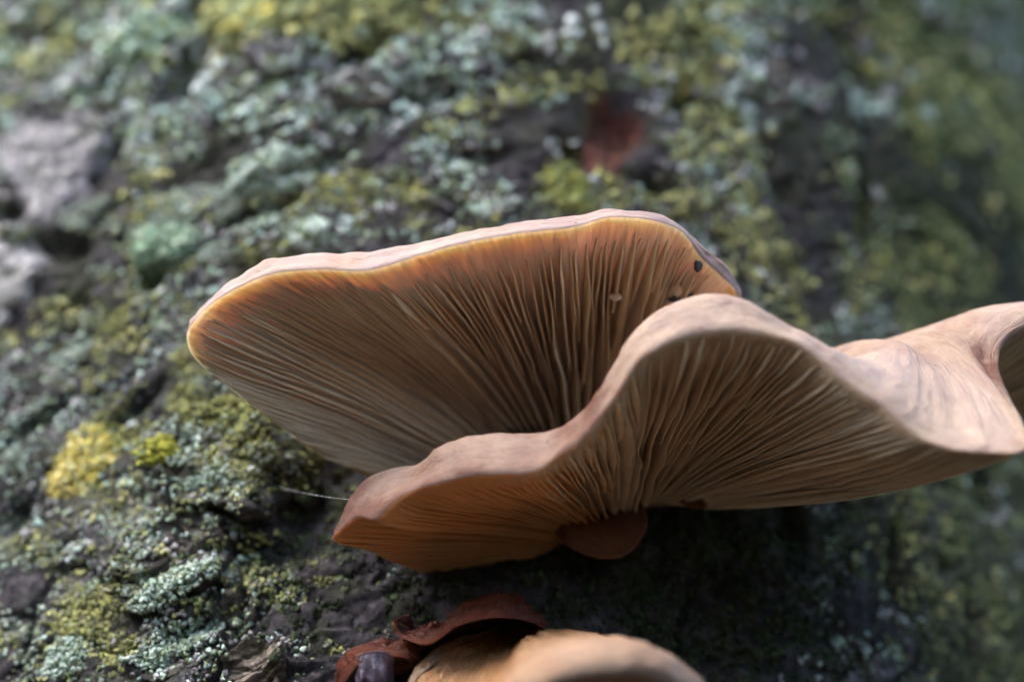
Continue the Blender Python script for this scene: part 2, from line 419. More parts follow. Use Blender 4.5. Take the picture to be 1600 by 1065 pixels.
# ------------------------------------------------------------------ mushrooms
def resample(pts, n, by=None):
    """smooth curve through stations; returns n samples evenly spaced along row `by`"""
    pts = np.asarray(pts, float)                       # [station, row, 3]
    ref = pts if by is None else pts[:, by:by + 1]
    t = np.concatenate([[0], np.cumsum(np.sqrt(np.linalg.norm(np.diff(ref[:, 0], axis=0), axis=1)) ** 2 + 1e-4)])
    m = np.zeros_like(pts)
    dt = np.diff(t)
    sl = np.diff(pts, axis=0) / dt[:, None, None]
    m[1:-1] = (sl[:-1] * dt[1:, None, None] + sl[1:] * dt[:-1, None, None]) / (dt[1:] + dt[:-1])[:, None, None]
    m[0] = sl[0]; m[-1] = sl[-1]
    tt = np.linspace(t[0], t[-1], n)
    k = np.clip(np.searchsorted(t, tt, side='right') - 1, 0, len(t) - 2)
    x = ((tt - t[k]) / dt[k])[:, None, None]; hh = dt[k][:, None, None]
    return (2 * x ** 3 - 3 * x ** 2 + 1) * pts[k] + (x ** 3 - 2 * x ** 2 + x) * hh * m[k] + (-2 * x ** 3 + 3 * x ** 2) * pts[k + 1] + (x ** 3 - x ** 2) * hh * m[k + 1], tt

def cross_curve(C, v):
    """Catmull-Rom over rows of C[..., row, 3] at v in [0, rows-1]"""
    n = C.shape[-2]
    k = np.clip(np.floor(v).astype(int), 0, n - 2); x = (v - k)[..., None]
    P1 = np.take_along_axis(C, k[..., None, None], -2)[..., 0, :]; P2 = np.take_along_axis(C, (k + 1)[..., None, None], -2)[..., 0, :]
    k0 = np.maximum(k - 1, 0); k3 = np.minimum(k + 2, n - 1)
    P0 = np.take_along_axis(C, k0[..., None, None], -2)[..., 0, :]; P3 = np.take_along_axis(C, k3[..., None, None], -2)[..., 0, :]
    d1 = np.linalg.norm(P1 - P0, axis=-1, keepdims=True) ** .5 + 1e-6; d2 = np.linalg.norm(P2 - P1, axis=-1, keepdims=True) ** .5 + 1e-6; d3 = np.linalg.norm(P3 - P2, axis=-1, keepdims=True) ** .5 + 1e-6
    m1 = (P2 - P1) + d2 * ((P1 - P0) / d1 - (P2 - P0) / (d1 + d2))
    m2 = (P2 - P1) + d2 * ((P3 - P2) / d3 - (P3 - P1) / (d2 + d3))
    m1 = np.where(np.asarray(k == 0)[..., None], P2 - P1, m1); m2 = np.where(np.asarray(k == n - 2)[..., None], P2 - P1, m2)
    return (2 * x ** 3 - 3 * x ** 2 + 1) * P1 + (x ** 3 - 2 * x ** 2 + x) * m1 + (-2 * x ** 3 + 3 * x ** 2) * P2 + (x ** 3 - x ** 2) * m2

class Cap:
    """a fan-shaped cap: rows hub, mid underside, gill edge, rolled margin, upper edge, upper mids, hub top"""
    def __init__(s, st, nu=420, seed=0, wob=0.02, wobT=0.025):
        s.C, s.arc = resample(st, nu, 2)
        u = s.arc
        for row, a in ((2, wob), (3, wobT), (4, wobT)):
            for ax in range(3):
                s.C[:, row, ax] += a * fbm(u * 1.6, u * 0 + ax * 7 + (row // 3) * 31, seed, 3) + a * 0.5 * fbm(u * 5, u * 0 + ax * 9 + (row // 3) * 31, seed + 3, 2)
        s.nu = nu; s.len = u[-1]
        s.seed = seed
        vv = np.linspace(0.2, 1.9, 12)
        a = s.under(np.linspace(0.1, 0.9, 30)[:, None] * s.len + 0 * vv, vv[None, :] / 2)
        n = s.normal(np.linspace(0.1, 0.9, 30)[:, None] * s.len + 0 * vv, vv[None, :] / 2 + np.zeros((30, 1)), raw=True)
        up = s.at(np.linspace(0.1, 0.9, 30)[:, None] * s.len + 0 * vv, 7 - vv[None, :] * 1.5 + np.zeros((30, 1)))
        s.sign = 1.0 if np.sum(np.sum(n * (a - up), -1) > 0) > n.shape[0] * n.shape[1] / 2 else -1.0
    def rows(s, arc):
        f = np.clip(np.asarray(arc, float) / s.len, 0, 1) * (s.nu - 1); k = np.minimum(f.astype(int), s.nu - 2); x = (f - k)[..., None, None]
        return s.C[k] * (1 - x) + s.C[k + 1] * x
    def at(s, arc, v):
        arc, v = np.broadcast_arrays(np.asarray(arc, float), np.asarray(v, float))
        return cross_curve(s.rows(arc), v)
    def under(s, arc, v):
        return s.at(arc, np.asarray(v) * 2)
    def normal(s, arc, v, raw=False):
        e = 0.04; v = np.clip(v, 0.01, 0.985)
        n = np.cross(s.under(arc + e, v) - s.under(arc - e, v), s.under(arc, v + 0.012) - s.under(arc, v - 0.012))
        n /= np.linalg.norm(n, axis=-1, keepdims=True) + 1e-9
        return n if raw else n * s.sign

VSAMP = np.concatenate([np.linspace(0, 2, 27), np.linspace(2, 4, 13)[1:], np.linspace(4, 7, 28)[1:]])
def build_cap(cap, root, skin, flesh, stain_fn, ripple=0.03, name="cap", radial=0.0, skin_stain=lambda u, v: 0 * u):
    arc = np.linspace(0, cap.len, cap.nu)
    A, Vv = np.meshgrid(arc, VSAMP, indexing='ij')
    P = cap.at(A, Vv)
    # wrinkles of the upper skin
    if ripple:
        n = np.cross(np.gradient(P, axis=0), np.gradient(P, axis=1)); n /= np.linalg.norm(n, axis=-1, keepdims=True) + 1e-9
        w = sstep(2.3, 3.2, Vv) * (1 - 0.5 * sstep(6, 7, Vv))
        P = P + n * (w * ripple * (fbm(A * 2.3, Vv * 1.1, cap.seed + 40, 3) + 0.7 * fbm(A * 1.0, Vv * 5, cap.seed + 45, 3)))[..., None]
    if radial:
        w = sstep(3.6, 5.0, Vv) * (1 - 0.6 * sstep(6, 7, Vv))
        P = P + n * (w * radial * (fbm(A * 3.0 * (1 + 0.15 * Vv), Vv * 0.9, cap.seed + 50, 4) + 0.5 * fbm(A * 1.5, Vv * 4.0, cap.seed + 53, 3)))[..., None]
    me = mesh_np(name, W(P), grid_quads(len(arc), len(VSAMP)))
    under = Vv <= 2.0
    g = np.stack([A, np.where(under, Vv / 2, Vv - 2), np.where(under, stain_fn(A / cap.len, Vv / 2), skin_stain(A / cap.len, Vv - 2))], -1)
    set_uv(me, g.reshape(-1, 3))
    me.materials.append(flesh); me.materials.append(skin)
    nv = len(VSAMP) - 1
    mi = np.tile((VSAMP[:-1] >= 2.0 - 1e-6).astype(np.int32), len(arc) - 1)
    me.polygons.foreach_set("material_index", mi)
    return part(name, me, [], root)

def build_gills(cap, root, mat, u0, u1, spacing, v_rim, height, stain_fn, seed, coarse=lambda u: 1.0, v_hub=0.04, name="gill", thick=0.05):
    r = np.random.default_rng(seed)
    T = np.linspace(0, 1, 30)
    a_run, i, base_spacing = u0 * cap.len, -1, spacing
    while True:
        i += 1
        spacing = base_spacing * coarse(a_run / cap.len)
        a_run += spacing
        if a_run > u1 * cap.len: break
        a0 = a_run + r.uniform(-0.28, 0.28) * spacing
        lvl = (0 if i % 3 == 0 else 2 if i % 3 == 1 else 1)
        if r.random() < 0.12: lvl = max(0, lvl - 1)
        va = [v_hub, 0.30 + r.uniform(-.1, .12), 0.56 + r.uniform(-.12, .1)][lvl]
        vb = v_rim(a0 / cap.len) + r.uniform(-0.035, 0.03)
        hmax = height(a0 / cap.len) * (1.0, 0.8, 0.6)[lvl] * r.uniform(0.8, 1.15)
        v = va + (vb - va) * T
        wig = fbm(v * 5, v * 0 + i * 3.7, seed, 3) * spacing * 0.55
        a = np.clip(a0 + wig * sstep(0, .12, T), 0.06, cap.len - 0.06)
        B = cap.under(a, v); N = cap.normal(a, v)
        D = np.gradient(B, axis=0); D /= np.linalg.norm(D, axis=-1, keepdims=True) + 1e-9
        Sd = np.cross(N, D)
        rise = sstep(0, 0.10 if lvl == 0 else 0.22, T) * (1 - sstep(0.55, 1.0, T)) ** 0.8
        h = hmax * (0.03 + 0.97 * rise) * (1 + 0.16 * fbm(v * 16, v * 0 + i * 1.9, seed + 5, 3))
        loc = np.linalg.norm(cap.under(a + 0.05, v) - cap.under(a - 0.05, v), axis=-1) / 0.1 * spacing
        w = np.minimum(np.maximum(loc, 0.02), thick * 1.5) * (0.55 + 0.45 * rise) * 0.5
        lean = fbm(v * 3, v * 0 + i * 0.31, seed + 9, 2)[:, None] * 0.30 * h[:, None] * Sd
        e = thick * 0.20
        wob = fbm(v * 9, v * 0 + i * 5.1, seed + 11, 2)[:, None] * 0.03 * Sd
        rowsP = [B - N * 0.05 - Sd * w[:, None], B + N * (h * 0.45)[:, None] + lean * .4 - Sd * (w * 0.62)[:, None], B + N * (h * 0.94)[:, None] + lean + wob - Sd * np.minimum(w, e)[:, None],
                 B + N * h[:, None] + lean + wob,
                 B + N * (h * 0.94)[:, None] + lean + wob + Sd * np.minimum(w, e)[:, None], B + N * (h * 0.45)[:, None] + lean * .4 + Sd * (w * 0.62)[:, None], B - N * 0.05 + Sd * w[:, None]]
        P = np.stack(rowsP, 1)
        me = mesh_np(name, W(P), grid_quads(len(T), 7))
        g = np.stack([np.repeat(a[:, None], 7, 1) + i * 0.9, np.repeat(v[:, None], 7, 1), np.repeat(stain_fn(a / cap.len, v)[:, None], 7, 1)], -1)
        set_uv(me, g.reshape(-1, 3))
        part(name, me, mat, root)

def station_rows(Rp, Tp, H, HT, under_bulge, top_bulge, roll, M1=None, M23=None):
    """assemble the eight rows of every station from its traced edge points"""
    n = len(Rp); out = np.zeros((n, 8, 3))
    Hc, _ = resample(np.array([[L(*p)] for p in H]), n); HTc, _ = resample(np.array([[L(*p)] for p in HT]), n)
    for i in range(n):
        R, T = L(*Rp[i]), L(*Tp[i]); h, ht = Hc[i, 0], HTc[i, 0]
        m1 = 0.5 * (h + R) + np.array([0, under_bulge[0], under_bulge[1]])
        if M1 and i in M1: m1 = L(*M1[i])
        rl = 0.5 * (R + T); rl[1] = (min(R[1], T[1]) if roll > 0.07 else rl[1]) - roll
        m2 = T + (ht - T) * 0.33 + np.array([0, top_bulge[0], top_bulge[1]]); m3 = T + (ht - T) * 0.68 + np.array([0, top_bulge[0], top_bulge[1]])
        if M23 and i in M23:
            m2, m3 = L(*M23[i][0]), L(*M23[i][1])
        out[i] = [h, m1, R, rl, T, m2, m3, ht]
    return out

def stem(root, p0, p1, r0, r1, mat, seed):
    n, m = 36, 14
    a = np.linspace(0, 2 * np.pi, n, endpoint=False)
    p0, p1 = L(*p0), L(*p1)
    ax = (p1 - p0) / np.linalg.norm(p1 - p0); e1 = np.cross(ax, [0.3, 0.1, 1.0]); e1 /= np.linalg.norm(e1); e2 = np.cross(ax, e1)
    t = np.linspace(0, 1, m)
    A, T = np.meshgrid(a, t, indexing='ij')
    r = (r0 + (r1 - r0) * T) * (1 + 0.15 * fbm(np.cos(A) * 1.5, np.sin(A) * 1.5 + T, seed, 3))
    P = p0 + ax * (T * np.linalg.norm(p1 - p0))[..., None] + e1 * (r * np.cos(A))[..., None] + e2 * (r * np.sin(A))[..., None]
    me = mesh_np("stem", W(P), grid_quads(n, m, True))
    set_uv(me, np.stack([A * r0, T * 0.5, 0 * A + 0.1], -1).reshape(-1, 3))
    part("stem", me, mat, root)

def at_bark(px, py):
    s, z = trunk_sz(px, py); return cyl(np.array(s), np.array(z), np.array(R0))

# --- the upper, broad cap
RA = [(700, 775, 34.2), (580, 745, 33.6), (540, 729, 33.2), (488, 703, 32.9), (450, 676, 32.6), (400, 638, 32.3), (345, 594, 32.0), (303, 556, 31.8), (293, 527, 31.6), (322, 483, 31.4), (372, 450, 31.2),
      (420, 429, 31.1), (503, 421, 31.0), (573, 423, 30.9), (640, 403, 30.9), (723, 380, 30.8), (828, 362, 30.8), (908, 353, 30.9), (945, 342, 31.0), (987, 340, 31.1), (1035, 348, 31.3), (1070, 365, 31.6),
      (1093, 398, 31.9), (1128, 432, 32.2), (1146, 450, 32.5), (1155, 478, 32.9), (1140, 560, 33.6), (1060, 660, 34.2)]
TA = [(705, 765, 34.5), (592, 738, 33.9), (552, 721, 33.5), (500, 693, 33.2), (462, 664, 32.9), (411, 626, 32.6), (356, 582, 32.3), (313, 545, 32.1), (298, 514, 31.9), (312, 486, 31.8), (356, 445, 31.7),
      (404, 413, 31.6), (484, 398, 31.6), (565, 393, 31.5), (630, 385, 31.4), (715, 366, 31.3), (820, 348, 31.2), (900, 338, 31.3), (950, 327, 31.4), (987, 328, 31.5), (1032, 337, 31.6), (1074, 360, 31.9),
      (1114, 398, 32.2), (1141, 421, 32.5), (1152, 443, 32.8), (1159, 471, 33.2), (1148, 555, 34.0), (1070, 650, 34.6)]
HA = [(735, 800, 34.3), (800, 775, 34.6), (860, 745, 34.8), (905, 730, 34.9), (950, 715, 35.0), (1000, 690, 35.1)]
HTA = [(760, 700, 35.4), (830, 650, 35.6), (880, 635, 35.7), (930, 625, 35.8), (970, 620, 35.8), (1010, 630, 35.8)]
M1A = {0: (718, 785, 34.1), 1: (655, 768, 33.7), 2: (640, 755, 33.6), 3: (620, 738, 33.5), 4: (605, 722, 33.5), 5: (585, 702, 33.4), 6: (562, 678, 33.2), 7: (548, 655, 33.05), 8: (545, 630, 32.9), 9: (562, 604, 32.95)}
rowsA = station_rows(RA, TA, HA, HTA, (0.5, 0.28), (0.0, 0.42), 0.03, M1A)
capA = Cap(rowsA, 460, 5, 0.018, 0.03)
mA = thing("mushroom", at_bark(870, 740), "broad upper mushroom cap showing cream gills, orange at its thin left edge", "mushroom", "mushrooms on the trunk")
st_glow_A = lambda u, v: 1.0 * np.exp(-((u - 0.19) / 0.085) ** 2) * sstep(0.86, 1.0, v) - 0.4 * np.exp(-((u - 0.17) / 0.15) ** 2) + 0.55 * sstep(0.80, 0.86, u) - 0.15 + 0.7 * (1 - sstep(0.10, 0.26, u)) * (1 - sstep(0.8, 0.9, v)) - 0.3 * np.exp(-((u - 0.55) / 0.22) ** 2)  # first term paints the amber glow of light through the thin left rim
build_cap(capA, mA, M_SKIN_A, M_FLESH_A, st_glow_A, 0.03, skin_stain=lambda u, v: 0.5 * sstep(0.76, 0.84, u) + 0.5 * (1 - sstep(0.15, 0.3, u)))
build_gills(capA, mA, M_GILL_A, 0.012, 0.81, 0.105, lambda u: 0.92 - 0.085 * math.exp(-((u - 0.58) / 0.17) ** 2), lambda u: 0.085 + 0.40 * math.exp(-((u - 0.63) / 0.14) ** 2), st_glow_A, 51, lambda u: 0.9 + 0.65 * math.exp(-((u - 0.62) / 0.13) ** 2), thick=0.056)
stem(mA, (890, 715, 34.9), (890, 740, 36.5), 0.6, 0.9, M_FLESH_A, 3)

# --- the lower, wavy cap in front of it
RB = [(700, 894, 33.0), (660, 892, 32.7), (620, 880, 32.2), (570, 859, 31.6), (535, 848, 31.2), (520, 843, 31.0), (538, 824, 30.8), (560, 808, 30.7), (588, 812, 30.5), (612, 790, 30.4), (645, 768, 30.3),
      (690, 753, 30.1), (740, 742, 29.9), (800, 741, 29.8), (840, 737, 29.7), (868, 716, 29.6), (905, 690, 29.5), (940, 650, 29.5), (975, 600, 29.4), (1000, 563, 29.4), (1040, 538, 29.4), (1100, 522, 29.4),
      (1170, 519, 29.4), (1235, 533, 29.4), (1285, 568, 29.4), (1340, 612, 29.3), (1390, 645, 29.2), (1430, 680, 29.1), (1480, 700, 29.0), (1540, 708, 29.0), (1603, 703, 29.1),
      (1598, 665, 29.7), (1575, 615, 30.4), (1560, 570, 31.1), (1575, 533, 31.7), (1620, 512, 31.9), (1690, 505, 32.1), (1760, 540, 32.6), (1740, 600, 33.4), (1600, 640, 34.4)]
TB = [(705, 884, 33.3), (668, 880, 33.0), (630, 868, 32.6), (582, 846, 32.0), (545, 836, 31.5), (524, 834, 31.2), (531, 812, 31.2), (544, 785, 31.3), (570, 751, 31.6), (606, 733, 31.5), (646, 727, 31.1),
      (682, 699, 30.7), (730, 682, 30.5), (790, 680, 30.4), (845, 678, 30.3), (880, 663, 30.1), (915, 636, 30.0), (943, 602, 29.9), (963, 562, 29.9), (985, 525, 29.9), (1022, 491, 29.9), (1090, 463, 29.9),
      (1160, 470, 29.9), (1245, 512, 29.9), (1305, 548, 29.8), (1365, 590, 29.7), (1415, 628, 29.5), (1455, 662, 29.4), (1500, 682, 29.3), (1550, 692, 29.2), (1598, 690, 29.3),
      (1588, 655, 29.8), (1562, 610, 30.4), (1546, 567, 31.1), (1560, 522, 31.7), (1615, 492, 31.8), (1690, 486, 32.0), (1775, 525, 32.8), (1760, 580, 33.6), (1620, 620, 34.6)]
HB = [(850, 865, 33.6), (915, 828, 33.8), (965, 806, 33.9), (1000, 796, 34.0), (1045, 788, 34.1), (1090, 772, 34.3)]
HTB = [(900, 720, 35.2), (950, 706, 35.4), (985, 700, 35.5), (1020, 690, 35.6), (1060, 670, 35.8), (1110, 640, 36.2)]
M1B = {28: (1310, 752, 31.5), 29: (1330, 764, 31.4), 30: (1335, 768, 31.5), 31: (1335, 764, 31.9), 32: (1330, 750, 32.3), 33: (1320, 730, 32.7), 34: (1320, 710, 33.0), 35: (1340, 690, 33.2), 36: (1380, 670, 33.5), 37: (1400, 680, 33.8), 38: (1380, 690, 34.2), 39: (1300, 700, 34.5)}
M23B = {24: ((1300, 570, 31.2), (1220, 600, 33.4)), 25: ((1365, 545, 31.6), (1260, 570, 33.6)), 26: ((1410, 535, 31.8), (1300, 545, 33.4)), 27: ((1438, 560, 31.2), (1340, 535, 33.2)), 28: ((1470, 575, 31.0), (1370, 535, 32.7)),
        29: ((1500, 590, 30.8), (1395, 535, 32.4)), 30: ((1525, 595, 30.7), (1420, 530, 32.3)), 31: ((1525, 575, 30.9), (1428, 526, 32.4)), 32: ((1515, 555, 31.2), (1432, 522, 32.5)), 33: ((1508, 535, 31.6), (1436, 518, 32.6)),
        34: ((1515, 512, 32.0), (1440, 514, 32.8)), 35: ((1545, 484, 32.2), (1455, 508, 33.0)), 36: ((1590, 472, 32.8), (1450, 520, 33.6)), 37: ((1640, 500, 33.4), (1460, 540, 34.2)), 38: ((1600, 550, 34.2), (1440, 570, 35.0)), 39: ((1500, 600, 35.0), (1350, 620, 35.6))}
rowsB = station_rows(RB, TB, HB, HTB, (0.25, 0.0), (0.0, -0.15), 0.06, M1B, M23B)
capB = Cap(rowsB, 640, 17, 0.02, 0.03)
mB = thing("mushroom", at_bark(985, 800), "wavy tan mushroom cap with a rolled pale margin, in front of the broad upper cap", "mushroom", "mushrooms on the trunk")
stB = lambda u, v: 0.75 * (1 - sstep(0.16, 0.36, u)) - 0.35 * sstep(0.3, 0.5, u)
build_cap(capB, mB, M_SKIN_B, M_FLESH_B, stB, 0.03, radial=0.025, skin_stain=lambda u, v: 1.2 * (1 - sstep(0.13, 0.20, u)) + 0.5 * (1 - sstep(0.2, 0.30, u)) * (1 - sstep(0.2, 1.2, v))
          + 0.85 * np.exp(-((u - 0.32) / 0.05) ** 2) + 0.35 * np.exp(-((u - 0.23) / 0.04) ** 2) + 1.05 * np.exp(-((u - 0.74) / 0.035) ** 2) * (1 - sstep(2.4, 3.6, v)) + 0.2 * sstep(2.6, 3.4, v))
build_gills(capB, mB, M_GILL_B, 0.01, 0.95, 0.11, lambda u: 0.95, lambda u: 0.11 + 0.33 * math.exp(-((u - 0.415) / 0.085) ** 2), stB, 77, lambda u: 0.95 + 0.75 * math.exp(-((u - 0.405) / 0.06) ** 2), thick=0.054)
stem(mB, (990, 765, 34.3), (985, 790, 36.0), 0.5, 0.8, M_FLESH_B, 8)

# --- the tan cap at the bottom
TC = [(800, 1010, 32.3), (750, 1003, 32.0), (700, 1008, 31.6), (664, 1026, 31.2), (645, 1048, 30.8), (640, 1075, 30.3), (655, 1115, 29.6), (705, 1130, 29.0), (760, 1105, 28.4), (797, 1064, 28.1), (840, 1038, 28.0), (890, 1019, 27.9),
      (940, 1009, 27.9), (990, 1007, 28.0), (1035, 1020, 28.2), (1075, 1043, 28.5), (1108, 1075, 28.9), (1135, 1120, 29.6), (1090, 1110, 31.0), (960, 1060, 32.4)]
RC = [(800, 1040, 32.2), (752, 1030, 31.9), (702, 1036, 31.4), (668, 1054, 30.9), (652, 1078, 30.5), (650, 1108, 30.0), (668, 1150, 29.4), (715, 1168, 28.8), (770, 1150, 28.2), (806, 1112, 27.9), (846, 1088, 27.8), (892, 1071, 27.7),
      (940, 1062, 27.7), (988, 1060, 27.8), (1030, 1072, 28.0), (1066, 1092, 28.3), (1095, 1120, 28.8), (1115, 1160, 29.5), (1080, 1150, 30.8), (960, 1100, 32.2)]
HC = [(790, 1060, 32.8), (810, 1100, 32.6), (840, 1120, 32.6), (880, 1100, 32.9)]
HTC = [(785, 982, 32.4), (805, 978, 32.5), (835, 980, 32.6), (870, 988, 32.8)]
capC = Cap(station_rows(RC, TC, HC, HTC, (0.3, 0.1), (0.0, 0.06), 0.12), 320, 29, 0.015, 0.02)
mC = thing("mushroom", at_bark(830, 1040), "tan mushroom cap with wrinkled skin growing below the dark rotten caps", "mushroom", "mushrooms on the trunk")
stC = lambda u, v: 0 * u + 0.3
build_cap(capC, mC, M_SKIN_C, M_FLESH_B, stC, 0.035, radial=0.06, skin_stain=lambda u, v: 0.85 * (1 - sstep(0.36, 0.5, u)) * sstep(1.8, 2.6, v))
build_gills(capC, mC, M_GILL_B, 0.05, 0.92, 0.12, lambda u: 0.92, lambda u: 0.16, stC, 91)
stem(mC, (830, 1070, 32.4), (830, 1070, 34.5), 0.6, 0.8, M_FLESH_B, 12)

# --- dark rotten caps
RD = [(613, 968, 31.2), (616, 988, 31.0), (640, 1000, 30.8), (674, 1004, 30.6), (708, 980, 30.6), (746, 968, 30.7), (790, 964, 30.8), (830, 970, 31.0), (854, 984, 31.4)]
TD = [(618, 966, 31.5), (622, 984, 31.3), (642, 996, 31.0), (674, 999, 30.8), (706, 974, 30.8), (746, 962, 30.9), (790, 958, 31.0), (830, 963, 31.2), (853, 979, 31.6)]
HD = [(650, 996, 32.4), (700, 994, 32.6), (760, 982, 33.0), (840, 984, 33.3)]
HTD = [(640, 985, 32.2), (680, 985, 32.5), (728, 952, 33.0), (772, 936, 33.3), (806, 934, 33.4), (845, 972, 33.3)]
M23D = {0: ((632, 962, 31.8), (640, 978, 32.0)), 1: ((635, 980, 31.6), (645, 980, 32.0)), 4: ((712, 962, 31.2), (712, 956, 31.9)), 5: ((750, 948, 31.3), (758, 936, 32.0)), 6: ((790, 940, 31.4), (800, 929, 32.2)), 7: ((825, 952, 31.6), (825, 944, 32.4))}
capD = Cap(station_rows(RD, TD, HD, HTD, (0.1, 0.05), (0.0, 0.08), 0.02, None, M23D), 220, 37, 0.03, 0.03)
mD = thing("rotten_mushroom", at_bark(760, 970), "dark red-brown shrivelled mushroom with a curled edge lying over the tan cap", "mushroom", "rotten mushrooms on the trunk")
stD = lambda u, v: 0 * u + 0.2
build_cap(capD, mD, M_SKIN_D, M_FLESH_D, stD, 0.08, radial=0.10)
RE = [(655, 1040, 31.2), (640, 1030, 30.9), (612, 1024, 30.7), (585, 1024, 30.7), (560, 1036, 30.8), (545, 1056, 31.0), (535, 1085, 31.3), (560, 1110, 31.6)]
TE = [(668, 1012, 31.6), (640, 1006, 31.2), (612, 1007, 31.1), (585, 1010, 31.1), (553, 1018, 31.2), (532, 1035, 31.4), (522, 1062, 31.7), (530, 1100, 32.0)]
HE = [(650, 1060, 32.0), (620, 1080, 32.0), (600, 1090, 32.2)]
HTE = [(668, 1004, 32.6), (620, 1000, 32.6), (570, 1020, 32.6), (560, 1060, 32.6)]
capE = Cap(station_rows(RE, TE, HE, HTE, (0.35, 0.0), (0.0, 0.02), 0.05), 200, 43, 0.05, 0.05)
mE = thing("rotten_mushroom", at_bark(590, 1050), "dark rotting mushroom with a grey-purple flap beside the tan cap", "mushroom", "rotten mushrooms on the trunk")
build_cap(capE, mE, M_SKIN_D, M_FLESH_D, stD, 0.08, radial=0.12)
# its folded flap
m_flap, nt, b = new_mat("purple_flap")
c = ramp(nt, noise(nt, 500, 5, 0.65), [(0.3, (0.03, 0.02, 0.03)), (0.7, (0.11, 0.09, 0.125))])
nt.links.new(c, b.inputs["Base Color"]); b.inputs["Roughness"].default_value = 0.3
bump(nt, noise(nt, 1300, 4, 0.6), 0.5, 0.0006, b)
nu_, nv_ = 30, 40
U_, V_ = np.meshgrid(np.linspace(0, 1, nu_), np.linspace(0, 1, nv_), indexing='ij')
top = np.array([L(*p) for p in [(552, 1044, 30.9), (560, 1027, 30.75), (580, 1018, 30.65), (602, 1017, 30.65), (616, 1026, 30.7)]])
bot = np.array([L(*p) for p in [(560, 1085, 31.0), (575, 1090, 30.8), (588, 1100, 30.7), (605, 1105, 30.7), (614, 1100, 30.9)]])
tc_, _ = resample(top[:, None], nu_); bc_, _ = resample(bot[:, None], nu_)
P = tc_ * (1 - V_[..., None]) + bc_ * V_[..., None]
P[..., 1] -= 0.10 * np.sin(np.pi * U_) * np.sin(np.pi * np.clip(V_ * 1.2, 0, 1)) + 0.16 * fbm(U_ * 5, V_ * 1.6, 4, 3)
back = P.copy(); back[..., 1] += 0.08
nfl = nu_ * nv_
edge = np.concatenate([np.arange(nu_) * nv_, (nu_ - 1) * nv_ + np.arange(1, nv_), np.arange(nu_ - 2, -1, -1) * nv_ + nv_ - 1, np.arange(nv_ - 2, 0, -1)])
q1 = grid_quads(nu_, nv_); q2 = q1[:, ::-1] + nfl
q3 = np.stack([edge, np.roll(edge, -1), np.roll(edge, -1) + nfl, edge + nfl], -1)
part("curled_flap", mesh_np("curled_flap", W(np.concatenate([P.reshape(-1, 3), back.reshape(-1, 3)])), np.concatenate([q1, q2, q3])), m_flap, mE)

# --- small caps half hidden under the wavy cap
def small_cap(T, HT, H, dR, label, seed, loc):
    R = [(x + dR[0], y + dR[1], d + 0.35) for x, y, d in T]
    cp = Cap(station_rows(R, T, H, HT, (0.05, 0.05), (-0.12, 0.05), 0.0), 120, seed, 0.01, 0.015)
    m = thing("mushroom", at_bark(*loc), label, "mushroom", "mushrooms on the trunk")
    build_cap(cp, m, M_SKIN_E, M_FLESH_B, lambda u, v: 0 * u + 0.5, 0.015)
small_cap([(868, 832, 33.2), (884, 850, 32.9), (915, 866, 32.7), (948, 873, 32.6), (982, 864, 32.6), (1004, 838, 32.7), (1010, 806, 32.9), (1000, 780, 33.2)],
          [(900, 790, 33.7), (930, 780, 33.8), (960, 776, 33.8), (985, 776, 33.8)], [(910, 815, 33.9), (945, 828, 33.9), (975, 815, 33.9)], (0, -6), "small rusty-brown mushroom half hidden beneath the wavy cap", 61, (945, 820))
small_cap([(1055, 778, 33.4), (1070, 788, 33.2), (1090, 795, 33.1), (1106, 790, 33.2), (1110, 774, 33.4)],
          [(1060, 755, 34.0), (1080, 750, 34.0), (1100, 752, 34.0)], [(1070, 775, 34.1), (1085, 778, 34.1), (1098, 772, 34.1)], (0, -4), "tiny reddish mushroom tip peeping out beneath the wavy cap", 67, (1085, 775))

